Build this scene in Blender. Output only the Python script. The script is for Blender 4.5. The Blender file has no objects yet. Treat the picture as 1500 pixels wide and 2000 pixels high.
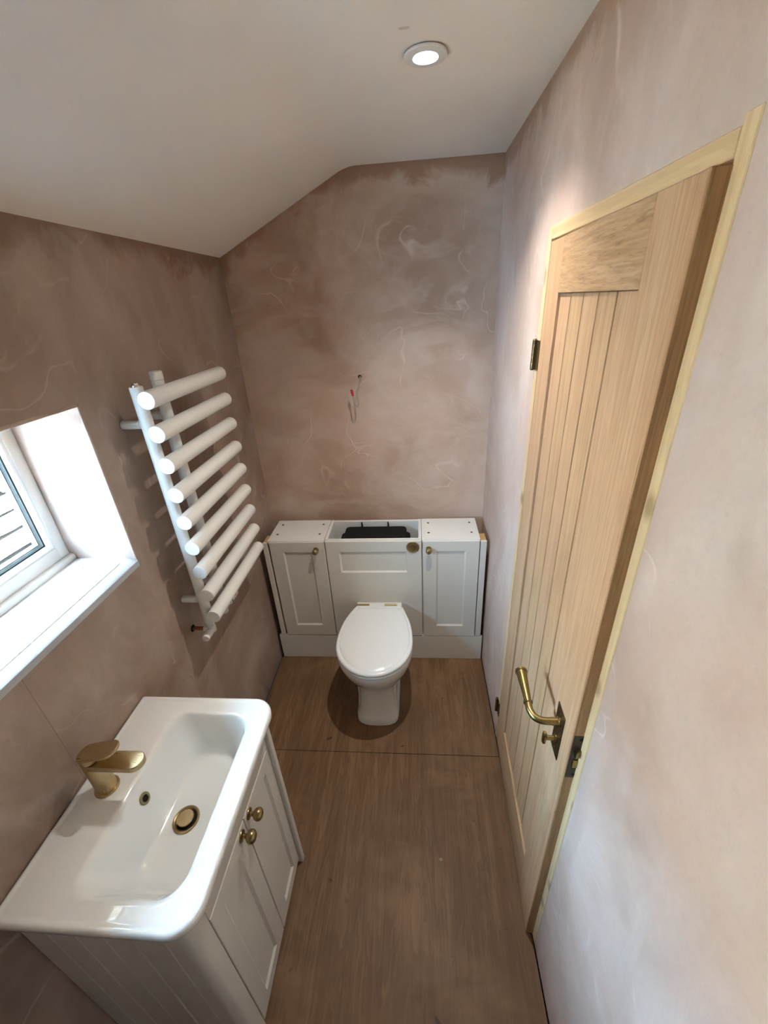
import bpy, bmesh, math, random
from mathutils import Vector, Matrix
random.seed(7)
PI = math.pi
scene = bpy.context.scene
C = scene.collection

# ------------------------------------------------------------------ measured room (metres): x right, y into the room, z up
W, H, Z1, XC = 1.1942, 2.351, 2.0769, 0.580      # width, flat ceiling height, eaves height, where the slope meets the flat
YF = -3.05                                        # wall behind the camera
YJ, YH, ZL = -1.468, -0.731, 2.020                # door lining outer edges and top
WY0, WY1, WZ0, WZ1 = -1.063, -2.16, 1.232, 1.682  # window opening; unseen near end WY1 drawn out to let in more light
DOWNLIGHT = (0.8735, -0.780)

# ------------------------------------------------------------------ camera
def make_camera():
    cam = bpy.data.cameras.new('camera'); o = bpy.data.objects.new('camera', cam); C.objects.link(o)
    p, y, r = map(math.radians, (-27.0364, -5.3684, -3.3695))
    fw = Vector((math.sin(y) * math.cos(p), math.cos(y) * math.cos(p), math.sin(p)))
    rt = fw.cross(Vector((0, 0, 1))).normalized(); up = rt.cross(fw)
    rt2 = rt * math.cos(r) + up * math.sin(r); up2 = -rt * math.sin(r) + up * math.cos(r)
    m = Matrix((rt2, up2, -fw)).transposed().to_4x4(); m.translation = (0.84216, -2.04462, 1.87279)
    o.matrix_world = m
    cam.sensor_fit = 'VERTICAL'; cam.sensor_height = 24.0; cam.sensor_width = 18.0
    cam.lens = 805.78 / 2000 * 24.0
    cam.clip_start = 0.02
    scene.camera = o
make_camera()

# ------------------------------------------------------------------ sky, exposure
world = bpy.data.worlds.new('world'); scene.world = world; world.use_nodes = True
bg = world.node_tree.nodes['Background']
bg.inputs['Color'].default_value = (0.50, 0.70, 1.0, 1); bg.inputs['Strength'].default_value = 58.0
scene.view_settings.view_transform = 'Standard'; scene.view_settings.look = 'None'
scene.view_settings.gamma = 1.0; scene.view_settings.use_curve_mapping = False
scene.view_settings.exposure = 0.20
scene.cycles.sample_clamp_indirect = 40.0

def area_light(name, loc, rot, sx, sy, power, color, portal=False, spread=PI):
    l = bpy.data.lights.new(name, 'AREA'); l.shape = 'RECTANGLE'; l.size = sx; l.size_y = sy; l.energy = power; l.color = color
    l.spread = spread
    if portal: l.cycles.is_portal = True
    o = bpy.data.objects.new(name, l); C.objects.link(o); o.location = loc; o.rotation_euler = rot
    return o
def sun_light(direction, strength, color, angle):
    l = bpy.data.lights.new('sun', 'SUN'); l.energy = strength; l.color = color; l.angle = math.radians(angle)
    o = bpy.data.objects.new('sun', l); C.objects.link(o)
    o.rotation_euler = Vector(direction).to_track_quat('Z', 'Y').to_euler(); o.location = (-1, -2, 6)
# sun over the house, grazing along the window wall: lights the neighbouring roof, never enters the window
sun_light((.16, -.55, .80), 590, (1.0, .90, .77), .6)
# portal: only tells the renderer where the sky comes in
area_light('window_portal', (-0.31, (WY0 + WY1) / 2, (WZ0 + WZ1) / 2), (0, -PI / 2, 0), WZ1 - WZ0 + .1, WY0 - WY1 + .1, 1, (1, 1, 1), portal=True)
# spot lamp builder, used by the recessed ceiling downlight
def spot(name, loc, power, color, angle, blend, radius):
    l = bpy.data.lights.new(name, 'SPOT'); l.energy = power; l.color = color; l.spot_size = math.radians(angle); l.spot_blend = blend
    l.shadow_soft_size = radius
    o = bpy.data.objects.new(name, l); C.objects.link(o); o.location = loc
    return o

# ------------------------------------------------------------------ materials
def newmat(name):
    m = bpy.data.materials.new(name); m.use_nodes = True
    nt = m.node_tree; b = nt.nodes['Principled BSDF']
    return m, nt, b
def node(nt, t, **kw):
    n = nt.nodes.new(t)
    for k, v in kw.items(): setattr(n, k, v)
    return n
def coords(nt, scale=(1, 1, 1), rot=(0, 0, 0), loc=(0, 0, 0)):
    tc = node(nt, 'ShaderNodeTexCoord'); mp = node(nt, 'ShaderNodeMapping')
    mp.inputs['Scale'].default_value = scale; mp.inputs['Rotation'].default_value = rot; mp.inputs['Location'].default_value = loc
    nt.links.new(tc.outputs['Object'], mp.inputs['Vector'])
    return mp.outputs['Vector']
def noise(nt, vec, scale, detail=4, rough=.55, dist=0.0):
    n = node(nt, 'ShaderNodeTexNoise'); n.inputs['Scale'].default_value = scale; n.inputs['Detail'].default_value = detail
    n.inputs['Roughness'].default_value = rough; n.inputs['Distortion'].default_value = dist
    nt.links.new(vec, n.inputs['Vector']); return n.outputs['Fac']
def ramp(nt, fac, stops):
    r = node(nt, 'ShaderNodeValToRGB'); e = r.color_ramp.elements
    while len(e) < len(stops): e.new(0.5)
    for i, (p, c) in enumerate(stops):
        e[i].position = p; e[i].color = (c, c, c, 1) if isinstance(c, (int, float)) else (*c, 1)
    nt.links.new(fac, r.inputs['Fac']); return r.outputs['Color']
def mix(nt, fac, a, b, mode='MIX'):
    n = node(nt, 'ShaderNodeMix', data_type='RGBA', blend_type=mode)
    for s, v in ((0, fac), (6, a), (7, b)):
        if isinstance(v, bpy.types.NodeSocket): nt.links.new(v, n.inputs[s])
        else: n.inputs[s].default_value = v if s == 0 else (*v, 1)
    return n.outputs[2]
def math_(nt, op, a, b=0.0, clamp=False):
    n = node(nt, 'ShaderNodeMath', operation=op, use_clamp=clamp)
    for i, v in enumerate((a, b)):
        if isinstance(v, bpy.types.NodeSocket): nt.links.new(v, n.inputs[i])
        else: n.inputs[i].default_value = v
    return n.outputs[0]
def bump(nt, b, height, strength, dist=.002):
    n = node(nt, 'ShaderNodeBump'); n.inputs['Strength'].default_value = strength; n.inputs['Distance'].default_value = dist
    nt.links.new(height, n.inputs['Height']); nt.links.new(n.outputs['Normal'], b.inputs['Normal'])

def plaster(name, axis, dark, mid, pale, edge=None, seed=0.0, seam=None):
    """bare gypsum plaster: drying blotches, trowel smears, thin pale laitance marks; edge = ochre damp band under the ceiling line"""
    m, nt, b = newmat(name)
    v = coords(nt, loc=(seed, seed * .7, seed * 1.3))
    n1 = noise(nt, v, 1.7, 5, .55, .6)
    col = ramp(nt, n1, [(.36, dark), (.50, mid), (.64, pale)])
    # long trowel smears, stretched and tilted in the plane of the wall
    sc, rt = ((7, 3, 1.6), (.35, 0, 0)) if axis == 'x' else ((2.2, 7, 4.0), (0, .45, 0))
    n2 = noise(nt, coords(nt, sc, rt, (seed, 2, 1)), 1.5, 5, .6, 1.6)
    col = mix(nt, ramp(nt, n2, [(.48, 0.0), (.64, .42)]), col, pale)
    n2b = noise(nt, coords(nt, sc, rt, (5 + seed, 7, 1)), 1.1, 4, .5, 1.2)
    col = mix(nt, ramp(nt, n2b, [(.50, 0.0), (.66, .42)]), col, dark)
    # pinker patches
    n3 = noise(nt, v, 2.6, 3, .5, .5)
    col = mix(nt, ramp(nt, n3, [(.50, 0.0), (.68, .38)]), col, (mid[0] * 1.0, mid[1] * .88, mid[2] * .86))
    # thin pale marks: the zero line of a warped noise, broken up by another
    n4 = noise(nt, coords(nt, (1, 1, 1), (.5, .3, .2), (3 + seed, 1, 4)), 3.2, 2, .5, 1.0)
    line = ramp(nt, math_(nt, 'ABSOLUTE', math_(nt, 'SUBTRACT', n4, .5)), [(.0, 1.0), (.014, 0.0)])
    gate = ramp(nt, noise(nt, v, 4.5, 3, .6), [(.49, 0.0), (.62, 1.0)])
    lines = math_(nt, 'MULTIPLY', line, gate)
    col = mix(nt, math_(nt, 'MULTIPLY', lines, .60), col, tuple(min(1, c * 1.18) for c in pale))
    # fine flecks
    n5 = noise(nt, v, 95, 3, .6)
    col = mix(nt, ramp(nt, n5, [(.30, .10), (.5, 0.0)]), col, tuple(c * .75 for c in dark))
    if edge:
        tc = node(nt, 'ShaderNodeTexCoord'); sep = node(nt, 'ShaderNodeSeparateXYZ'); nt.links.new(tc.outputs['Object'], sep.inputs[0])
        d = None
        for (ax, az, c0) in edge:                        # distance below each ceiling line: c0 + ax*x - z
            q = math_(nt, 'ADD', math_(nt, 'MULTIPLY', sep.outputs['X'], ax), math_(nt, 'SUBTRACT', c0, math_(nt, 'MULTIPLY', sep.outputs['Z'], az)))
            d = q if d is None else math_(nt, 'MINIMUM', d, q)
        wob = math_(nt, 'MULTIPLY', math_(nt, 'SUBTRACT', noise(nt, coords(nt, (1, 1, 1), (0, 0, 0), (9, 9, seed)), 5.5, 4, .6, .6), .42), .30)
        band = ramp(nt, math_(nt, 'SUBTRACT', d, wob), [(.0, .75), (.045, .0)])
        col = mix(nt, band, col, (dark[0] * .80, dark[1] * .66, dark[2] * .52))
    if seam is not None:                                 # hairline crack along a board joint
        tc = node(nt, 'ShaderNodeTexCoord'); sep = node(nt, 'ShaderNodeSeparateXYZ'); nt.links.new(tc.outputs['Object'], sep.inputs[0])
        hit = math_(nt, 'LESS_THAN', math_(nt, 'ABSOLUTE', math_(nt, 'SUBTRACT', sep.outputs['Y'], seam)), .0011)
        hit = math_(nt, 'MULTIPLY', hit, math_(nt, 'LESS_THAN', sep.outputs['Z'], WZ0 - .03))
        col = mix(nt, math_(nt, 'MULTIPLY', hit, .5), col, tuple(c * .6 for c in dark))
    nt.links.new(col, b.inputs['Base Color'])
    b.inputs['Roughness'].default_value = .62; b.inputs['Specular IOR Level'].default_value = .25
    h = math_(nt, 'ADD', math_(nt, 'MULTIPLY', n2, .8), math_(nt, 'ADD', math_(nt, 'MULTIPLY', lines, .25), math_(nt, 'MULTIPLY', n1, .8)))
    bump(nt, b, h, .40, .010)
    return m

def ceiling_mat():
    m, nt, b = newmat('ceiling_paint')
    v = coords(nt)
    col = mix(nt, ramp(nt, noise(nt, v, 1.4, 3), [(.35, 0.0), (.7, 1.0)]), (.85, .785, .715), (.88, .82, .75))
    spots = ramp(nt, noise(nt, v, 14, 2, .4), [(.195, .5), (.215, 0.0)])
    col = mix(nt, spots, col, (.45, .36, .30))
    nt.links.new(col, b.inputs['Base Color']); b.inputs['Roughness'].default_value = .8
    bump(nt, b, noise(nt, v, 190, 3, .6), .16, .002)
    return m

def wood(name, grain_axis, dark, mid, pale, rough=.5, seed=0.0, fibre=140, along=3.0, cath=.5, spec=.35, knots=0.0, pores=.35, swirl=.9, blotch=0.0, figure=.5):
    """timber: long fibres along grain_axis, broader figure, short pores; optional knots and dirty blotches"""
    m, nt, b = newmat(name)
    i = 'xyz'.index(grain_axis)
    def sc(a, l): s = [a, a, a]; s[i] = l; return tuple(s)
    fig = noise(nt, coords(nt, sc(9, .8), (0, 0, 0), (seed, seed, seed)), 1.6, 4, .55, swirl)
    wv = math_(nt, 'FRACT', math_(nt, 'MULTIPLY', fig, 9.0))
    rings = ramp(nt, wv, [(.0, 0.0), (.55, .5), (.9, 1.0), (1.0, 0.0)])
    fib = noise(nt, coords(nt, sc(fibre, along), (0, 0, 0), (seed, 1, 2)), 1.0, 3, .65, .15)
    col = mix(nt, ramp(nt, fig, [(.35, 0.0), (.65, 1.0)]), mid, pale)
    col = mix(nt, math_(nt, 'MULTIPLY', rings, cath * figure), col, dark)
    col = mix(nt, ramp(nt, fib, [(.36, cath), (.60, 0.0)]), col, dark)
    por = noise(nt, coords(nt, sc(fibre * 2.4, along * 4.5), (0, 0, 0), (seed + 3, 5, 2)), 1.0, 2, .5)
    col = mix(nt, ramp(nt, por, [(.33, pores), (.42, 0.0)]), col, tuple(c * .5 for c in dark))
    if knots:
        kn = node(nt, 'ShaderNodeTexVoronoi', voronoi_dimensions='2D'); kn.inputs['Scale'].default_value = 1.0
        tc = node(nt, 'ShaderNodeTexCoord'); sep = node(nt, 'ShaderNodeSeparateXYZ'); cmb = node(nt, 'ShaderNodeCombineXYZ')
        nt.links.new(tc.outputs['Object'], sep.inputs[0])
        nt.links.new(math_(nt, 'ADD', math_(nt, 'MULTIPLY', sep.outputs['Z' if grain_axis == 'y' else 'Y'], 7.0), seed), cmb.inputs[0])
        nt.links.new(math_(nt, 'ADD', math_(nt, 'MULTIPLY', sep.outputs[grain_axis.upper()], 4.2), seed * .37), cmb.inputs[1])
        nt.links.new(cmb.outputs[0], kn.inputs['Vector'])
        col = mix(nt, ramp(nt, kn.outputs['Distance'], [(.05, knots), (.10, knots * .35), (.13, 0.0)]), col, tuple(c * .55 for c in dark))
    if blotch:
        v = coords(nt, (1, 1, 1), (0, 0, 0), (seed, 4, 1))
        col = mix(nt, ramp(nt, noise(nt, v, 2.2, 4, .55, .4), [(.42, 0.0), (.66, blotch)]), col, tuple(c * .62 for c in mid))
        col = mix(nt, ramp(nt, noise(nt, v, 3.4, 4, .6, .4), [(.50, 0.0), (.72, blotch)]), col, tuple(min(1, c * 1.18) for c in pale))
        col = mix(nt, ramp(nt, noise(nt, v, 13, 3, .55, .6), [(.245, .75), (.285, 0.0)]), col, tuple(c * .35 for c in dark))
        col = mix(nt, ramp(nt, noise(nt, v, 34, 2, .5), [(.215, .8), (.24, 0.0)]), col, tuple(c * .30 for c in dark))
    nt.links.new(col, b.inputs['Base Color'])
    b.inputs['Roughness'].default_value = rough; b.inputs['Specular IOR Level'].default_value = spec
    bump(nt, b, math_(nt, 'ADD', fib, math_(nt, 'MULTIPLY', por, .6)), .22, .0012)
    return m

def paint(name, color, rough=.4, coat=0.0, spec=.5, grime=.04, bumpy=0.0):
    m, nt, b = newmat(name)
    v = coords(nt)
    col = mix(nt, ramp(nt, noise(nt, v, 6, 4), [(.35, 0.0), (.75, 1.0)]), tuple(c * (1 - grime) for c in color), color)
    nt.links.new(col, b.inputs['Base Color'])
    b.inputs['Roughness'].default_value = rough; b.inputs['Specular IOR Level'].default_value = spec
    b.inputs['Coat Weight'].default_value = coat; b.inputs['Coat Roughness'].default_value = .03
    if bumpy: bump(nt, b, noise(nt, v, 160, 2), bumpy, .001)
    return m
def metal(name, color, rough=.3, tarnish=.25, sheen_axis=(1, 1, 1)):
    m, nt, b = newmat(name)
    n = noise(nt, coords(nt, sheen_axis), 30, 4)
    nt.links.new(mix(nt, ramp(nt, n, [(.3, tarnish), (.65, 0.0)]), color, tuple(c * .55 for c in color)), b.inputs['Base Color'])
    b.inputs['Metallic'].default_value = 1.0
    nt.links.new(ramp(nt, n, [(.3, rough + .08), (.7, rough)]), b.inputs['Roughness'])
    return m
def emitter(name, color, strength):
    m, nt, b = newmat(name)
    b.inputs['Base Color'].default_value = (.8, .8, .8, 1)
    b.inputs['Emission Color'].default_value = (*color, 1); b.inputs['Emission Strength'].default_value = strength
    return m
def glass_mat():
    m, nt, b = newmat('window_glass')
    nt.nodes.remove(b); out = nt.nodes['Material Output']
    t = node(nt, 'ShaderNodeBsdfTransparent'); t.inputs['Color'].default_value = (.94, .97, .96, 1)
    g = node(nt, 'ShaderNodeBsdfGlossy'); g.inputs['Roughness'].default_value = .01
    fr = node(nt, 'ShaderNodeFresnel')
    gm = node(nt, 'ShaderNodeNewGeometry')             # leaving the pane: reciprocal index, so a thin sheet never reflects totally
    nt.links.new(math_(nt, 'ADD', math_(nt, 'MULTIPLY', gm.outputs['Backfacing'], 1 / 1.45 - 1.45), 1.45), fr.inputs['IOR'])
    mx = node(nt, 'ShaderNodeMixShader')
    nt.links.new(fr.outputs[0], mx.inputs[0]); nt.links.new(t.outputs[0], mx.inputs[1]); nt.links.new(g.outputs[0], mx.inputs[2])
    nt.links.new(mx.outputs[0], out.inputs['Surface'])
    return m

K = (H - Z1) / XC
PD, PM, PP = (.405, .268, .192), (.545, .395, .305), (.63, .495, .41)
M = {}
M['plaster_left'] = plaster('plaster_left', 'x', (.275, .190, .145), (.375, .280, .225), (.46, .365, .31), [(0, 1, Z1 + .005)], 1.0, -1.484)  # darker copy of the wall plaster: this wall's weaker light put into its colour
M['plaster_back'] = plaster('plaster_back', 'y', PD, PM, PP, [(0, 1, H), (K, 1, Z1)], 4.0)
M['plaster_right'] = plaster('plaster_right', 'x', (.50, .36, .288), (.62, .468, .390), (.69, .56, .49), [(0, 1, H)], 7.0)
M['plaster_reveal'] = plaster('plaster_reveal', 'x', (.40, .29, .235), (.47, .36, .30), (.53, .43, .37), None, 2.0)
M['ceiling'] = ceiling_mat()
M['ply'] = wood('plywood', 'y', (.105, .052, .022), (.198, .105, .049), (.255, .148, .076), .5, 2.0, 34, 1.1, .50, .3, pores=.28, swirl=1.5, blotch=.55, figure=1.1)
M['subfloor'] = paint('subfloor_dust', (.05, .05, .055), .9)
M['oak'] = wood('oak', 'z', (.36, .20, .10), (.57, .35, .20), (.635, .415, .25), .5, 1.0, 190, 2.0, .42, .3)
M['oak_b'] = wood('oak_plank', 'z', (.36, .20, .095), (.545, .34, .185), (.62, .41, .24), .5, 5.0, 170, 2.4, .46, .3)
M['oak_rail'] = wood('oak_rail', 'y', (.32, .18, .085), (.52, .325, .175), (.59, .385, .22), .5, 3.0, 150, 6.0, .6, .3)
M['oak_edge'] = wood('oak_lipping', 'z', (.24, .125, .05), (.42, .245, .115), (.50, .30, .15), .55, 8.0, 180, 3.0, .55, .3)
M['groove'] = paint('oak_groove', (.13, .062, .026), .8)
M['pine'] = wood('pine', 'z', (.50, .30, .13), (.72, .52, .29), (.79, .60, .36), .5, 4.0, 60, 1.0, .42, .35, knots=.7, pores=.05)
M['pine_head'] = wood('pine_head', 'y', (.50, .30, .13), (.72, .52, .29), (.79, .60, .36), .5, 6.0, 60, 1.0, .42, .35, knots=.7, pores=.05)
M['mdf'] = paint('raw_board', (.52, .33, .13), .8)
M['cream'] = paint('cream_furniture_paint', (.70, .665, .60), .36, .15)
M['melamine'] = paint('white_carcass_board', (.76, .755, .72), .4, grime=.06)
M['ceramic'] = paint('white_glazed_ceramic', (.83, .83, .80), .06, .6, .5, .02)
M['seat'] = paint('white_seat_lacquer', (.82, .83, .82), .16, .3, .5, .02)
M['radiator'] = paint('white_radiator_enamel', (.80, .785, .745), .35, .1, bumpy=.03)
M['upvc'] = paint('white_window_plastic', (.72, .69, .65), .3)
M['edge_plaster'] = paint('grey_edge_plaster', (.56, .56, .57), .55, grime=.2, bumpy=.15)  # grey tone puts the sloping strip's weaker light into its colour
M['sill'] = paint('sill_paint', (.84, .83, .81), .35, .15)
M['brass'] = metal('antique_brass', (.42, .315, .155), .28)
M['brass_b'] = metal('brushed_brass', (.52, .395, .215), .27, .18, (1, 6, 1))
M['bronze'] = metal('dark_bronze', (.17, .115, .055), .38, .4)
M['lever'] = metal('olive_brass', (.33, .245, .095), .28, .35)
M['steel'] = metal('grey_steel', (.42, .42, .42), .35)
M['chrome'] = metal('chrome', (.75, .75, .76), .08, .05)
M['copper'] = metal('copper', (.52, .20, .10), .35, .5)
M['black'] = paint('black_plastic', (.010, .010, .011), .65, spec=.15)
M['gasket'] = paint('black_rubber', (.015, .015, .017), .6)
M['dark'] = paint('dark_hole', (.01, .009, .008), .9)
M['lockplate'] = metal('lock_forend', (.10, .085, .065), .45, .4)
M['red'] = paint('red_plastic', (.50, .012, .016), .35)
M['cable'] = paint('grey_cable', (.34, .29, .22), .5)
M['stone'] = wood('roof_stone', 'y', (.22, .215, .20), (.32, .315, .30), (.37, .365, .35), .85, 3.0, 22, 3.0, .25, .2, pores=.25)
M['joint'] = paint('roof_shadow_joint', (.001, .001, .001), 1.0, spec=0.0)
M['pipe'] = paint('grey_pipe', (.36, .36, .36), .5)
M['bezel'] = paint('downlight_bezel', (.78, .76, .73), .35)
M['lens'] = emitter('downlight_lens', (.93, .98, 1.0), 60)
M['glass'] = glass_mat()
M['ground'] = paint('ground_gravel', (.55, .53, .49), .95, grime=.3)
M['hall_paint'] = paint('hall_paint', (.78, .70, .60), .8)

# ------------------------------------------------------------------ object helpers
def tag(o, label=None, cat=None, group=None, kind=None):
    if label: o['label'] = label
    if cat: o['category'] = cat
    if group: o['group'] = group
    if kind: o['kind'] = kind
    return o
BASE = {}                                             # object name -> world position of its origin
def thing(name, loc, label, cat=None, group=None, kind=None):
    o = bpy.data.objects.new(name, None); o.empty_display_size = .05; C.objects.link(o)
    o.location = loc; BASE[o.name] = Vector(loc)
    return tag(o, label, cat, group, kind)
def obj(name, bm, m, parent=None, smooth=35, base=None):
    """link a bmesh (built in world coordinates) as ONE mesh object whose origin is its parent's"""
    org = BASE[parent.name] if parent else Vector(base or (0, 0, 0))
    bmesh.ops.recalc_face_normals(bm, faces=bm.faces[:])
    if org.length: bmesh.ops.translate(bm, verts=bm.verts[:], vec=-org)
    me = bpy.data.meshes.new(name); bm.to_mesh(me); bm.free()
    if isinstance(m, (list, tuple)):
        for x in m: me.materials.append(x)
    else: me.materials.append(m)
    if smooth:
        for p in me.polygons: p.use_smooth = True
        me.set_sharp_from_angle(angle=math.radians(smooth))
    o = bpy.data.objects.new(name, me); C.objects.link(o)
    if parent: o.parent = parent
    else: o.location = org
    BASE[o.name] = org
    return o
def dup(o, offset, parent=None):
    """copy of an object and of its children; the copy moved by offset"""
    c = o.copy(); C.objects.link(c)
    if parent is not None: c.parent = parent
    c.location = o.location + Vector(offset)
    BASE[c.name] = BASE[o.name] + Vector(offset)
    for ch in o.children:
        k = ch.copy(); C.objects.link(k); k.parent = c; BASE[k.name] = BASE[c.name]
        for g in ch.children:
            q = g.copy(); C.objects.link(q); q.parent = k; BASE[q.name] = BASE[c.name]
    return c
def box(bm, lo, hi, bevel=0.0, seg=2, mtx=None, mat=0):
    lo, hi = Vector(lo), Vector(hi)
    r = bmesh.ops.create_cube(bm, size=1.0)['verts']
    for v in r:
        v.co = Vector(((lo[k] + hi[k]) / 2 + v.co[k] * (hi[k] - lo[k]) for k in range(3)))
    if bevel:
        es = list({e for v in r for e in v.link_edges})
        q = bmesh.ops.bevel(bm, geom=es, offset=bevel, segments=seg, profile=.5, affect='EDGES')
        r = list({v for f in q['faces'] for v in f.verts} | {v for v in r if v.is_valid})
    if mtx is not None: bmesh.ops.transform(bm, matrix=mtx, verts=r)
    if mat:
        for f in {f for v in r for f in v.link_faces}: f.material_index = mat
    return r
def loft(bm, rings, cap0=True, cap1=True, closed=True):
    vs = [[bm.verts.new(p) for p in ring] for ring in rings]
    n = len(vs[0])
    for a, b in zip(vs, vs[1:]):
        for i in range(n if closed else n - 1):
            j = (i + 1) % n
            bm.faces.new((a[i], a[j], b[j], b[i]))
    if cap0: bm.faces.new(vs[0][::-1])
    if cap1: bm.faces.new(vs[-1])
    return vs
def frame_of(d):
    d = Vector(d).normalized()
    a = Vector((0, 0, 1)) if abs(d.z) < .9 else Vector((1, 0, 0))
    u = a.cross(d).normalized(); return u, d.cross(u), d
def lathe(bm, profile, origin, axis=(0, 0, 1), seg=24, cap0=True, cap1=True):
    """profile: (radius, height along axis) pairs"""
    u, v, d = frame_of(axis); o = Vector(origin)
    rings = [[o + d * h + (u * math.cos(2 * PI * i / seg) + v * math.sin(2 * PI * i / seg)) * max(r, 1e-5) for i in range(seg)] for r, h in profile]
    return loft(bm, rings, cap0, cap1)
def tube(bm, pts, radii, seg=12, cap=True, flat=None):
    """pipe through pts; radii one number or one per point; flat=(axis, factor) squashes the section"""
    pts = [Vector(p) for p in pts]; n = len(pts)
    if not hasattr(radii, '__len__'): radii = [radii] * n
    rings = []; u = None
    for i in range(n):
        t = (pts[min(i + 1, n - 1)] - pts[max(i - 1, 0)]).normalized()
        if u is None: u = frame_of(t)[0]
        u = (u - t * u.dot(t)).normalized(); v = t.cross(u)
        rings.append([pts[i] + (u * math.cos(2 * PI * k / seg) + v * math.sin(2 * PI * k / seg)) * radii[i] for k in range(seg)])
    return loft(bm, rings, cap, cap)
def bez(pts, n=8):
    """smooth curve through pts (Catmull-Rom)"""
    P = [Vector(p) for p in pts]; P = [P[0] * 2 - P[1]] + P + [P[-1] * 2 - P[-2]]; out = []
    for i in range(1, len(P) - 2):
        for k in range(n):
            t = k / n; a, b, c, d = P[i - 1:i + 3]
            out.append(.5 * ((2 * b) + (c - a) * t + (2 * a - 5 * b + 4 * c - d) * t * t + (3 * b - a - 3 * c + d) * t ** 3))
    return out + [P[-2]]
def prism(bm, poly, h0, h1, axis='y'):
    """extrude a polygon: axis y -> poly in (x,z); x -> (y,z); z -> (x,y)"""
    f = {'y': lambda p, h: (p[0], h, p[1]), 'x': lambda p, h: (h, p[0], p[1]), 'z': lambda p, h: (p[0], p[1], h)}[axis]
    return loft(bm, [[f(p, h0) for p in poly], [f(p, h1) for p in poly]])
def rrect(x0, x1, y0, y1, r, z, k=8):
    """rounded rectangle ring; r = radii at (x0,y0),(x1,y0),(x1,y1),(x0,y1)"""
    if not hasattr(r, '__len__'): r = (r,) * 4
    out = []
    for (cx, cy, sx, sy, a0, rr) in ((x0, y0, 1, 1, PI, r[0]), (x1, y0, -1, 1, 1.5 * PI, r[1]), (x1, y1, -1, -1, 0, r[2]), (x0, y1, 1, -1, .5 * PI, r[3])):
        for i in range(k + 1):
            a = a0 + .5 * PI * i / k
            out.append((cx + sx * rr + rr * math.cos(a), cy + sy * rr + rr * math.sin(a), z))
    return out

# ================================================================== SETTING
# ------------------------------------------------------------------ floor: two plywood sheets on a dark subfloor
bm = bmesh.new(); box(bm, (-.02, YF, -.06), (W + .02, 0.0, -.020))
floor = tag(obj('floor', bm, M['subfloor'], None, 0), 'bare plywood floor of butted sheets', kind='structure')
for y0, y1 in ((-.8515, -.004), (-2.07, -.8535), (YF, -2.072)):
    bm = bmesh.new(); box(bm, (.015, y0, -.0195), (W - .005, y1, 0), .0008, 1)
    obj('plywood_sheet', bm, M['ply'], floor, 30)
# ------------------------------------------------------------------ left wall with window opening
bm = bmesh.new(); T = .30
box(bm, (-T, YF, -.06), (0, WY1, Z1 + .10)); box(bm, (-T, WY0, -.06), (0, 0.12, Z1 + .10))
box(bm, (-T, WY1, -.06), (0, WY0, WZ0 - .022)); box(bm, (-T, WY1, WZ1), (0, WY0, Z1 + .10))
for v in list(bm.verts):
    pass
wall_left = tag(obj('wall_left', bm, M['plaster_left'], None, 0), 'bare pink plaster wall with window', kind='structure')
# plaster lining of the window reveal (far side, near side, head)
bm = bmesh.new()
box(bm, (-.215, WY0 - .004, WZ0 - .004), (.0015, WY0 + .004, WZ1 + .004), .002, 2); obj('window_reveal', bm, M['plaster_reveal'], wall_left)
bm = bmesh.new(); box(bm, (-.215, WY1 - .004, WZ0 - .004), (.0015, WY1 + .004, WZ1 + .004), .002, 2); obj('window_reveal', bm, M['plaster_reveal'], wall_left)
bm = bmesh.new(); box(bm, (-.215, WY1 - .004, WZ1 - .004), (.0015, WY0 + .004, WZ1 + .004), .002, 2); obj('window_reveal', bm, M['plaster_reveal'], wall_left)
# ------------------------------------------------------------------ back wall
bm = bmesh.new()
prism(bm, [(-.05, -.06), (W + .12, -.06), (W + .12, H + .1), (-.05, H + .1)], 0.0, .12)
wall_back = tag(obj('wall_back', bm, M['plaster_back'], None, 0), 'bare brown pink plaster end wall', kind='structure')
# ------------------------------------------------------------------ right wall with door opening
bm = bmesh.new()
box(bm, (W, YH, -.06), (W + .11, .12, H + .1)); box(bm, (W, YF, -.06), (W + .11, YJ, H + .1)); box(bm, (W, YJ, ZL), (W + .11, YH, H + .1))
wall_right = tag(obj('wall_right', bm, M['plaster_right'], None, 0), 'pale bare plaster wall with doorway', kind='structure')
# ------------------------------------------------------------------ wall behind the camera
bm = bmesh.new(); box(bm, (-T, YF - .12, -.06), (W + .12, YF, H + .1))
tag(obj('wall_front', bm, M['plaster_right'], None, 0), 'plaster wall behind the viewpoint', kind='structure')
# ------------------------------------------------------------------ ceiling: slope at the eaves, soft fold, flat
ang = math.atan(K); low = [(-.32, Z1 - .32 * K)]
r = .10; tl = r * math.tan(ang / 2) * 2.0; R = tl / math.tan(ang / 2)
cxr = XC + tl; czr = H - R
low.append((0.0, Z1))
for i in range(9):
    a = PI / 2 + ang * (1 - i / 8)
    low.append((cxr + R * math.cos(a), czr + R * math.sin(a)))
low.append((W + .12, H))
bm = bmesh.new(); prism(bm, low + [(W + .12, H + .12), (-.32, H + .12)], YF - .1, .12)
tag(obj('ceiling', bm, M['ceiling'], None, 30), 'white painted ceiling folding down to the eaves', kind='structure')

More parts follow.
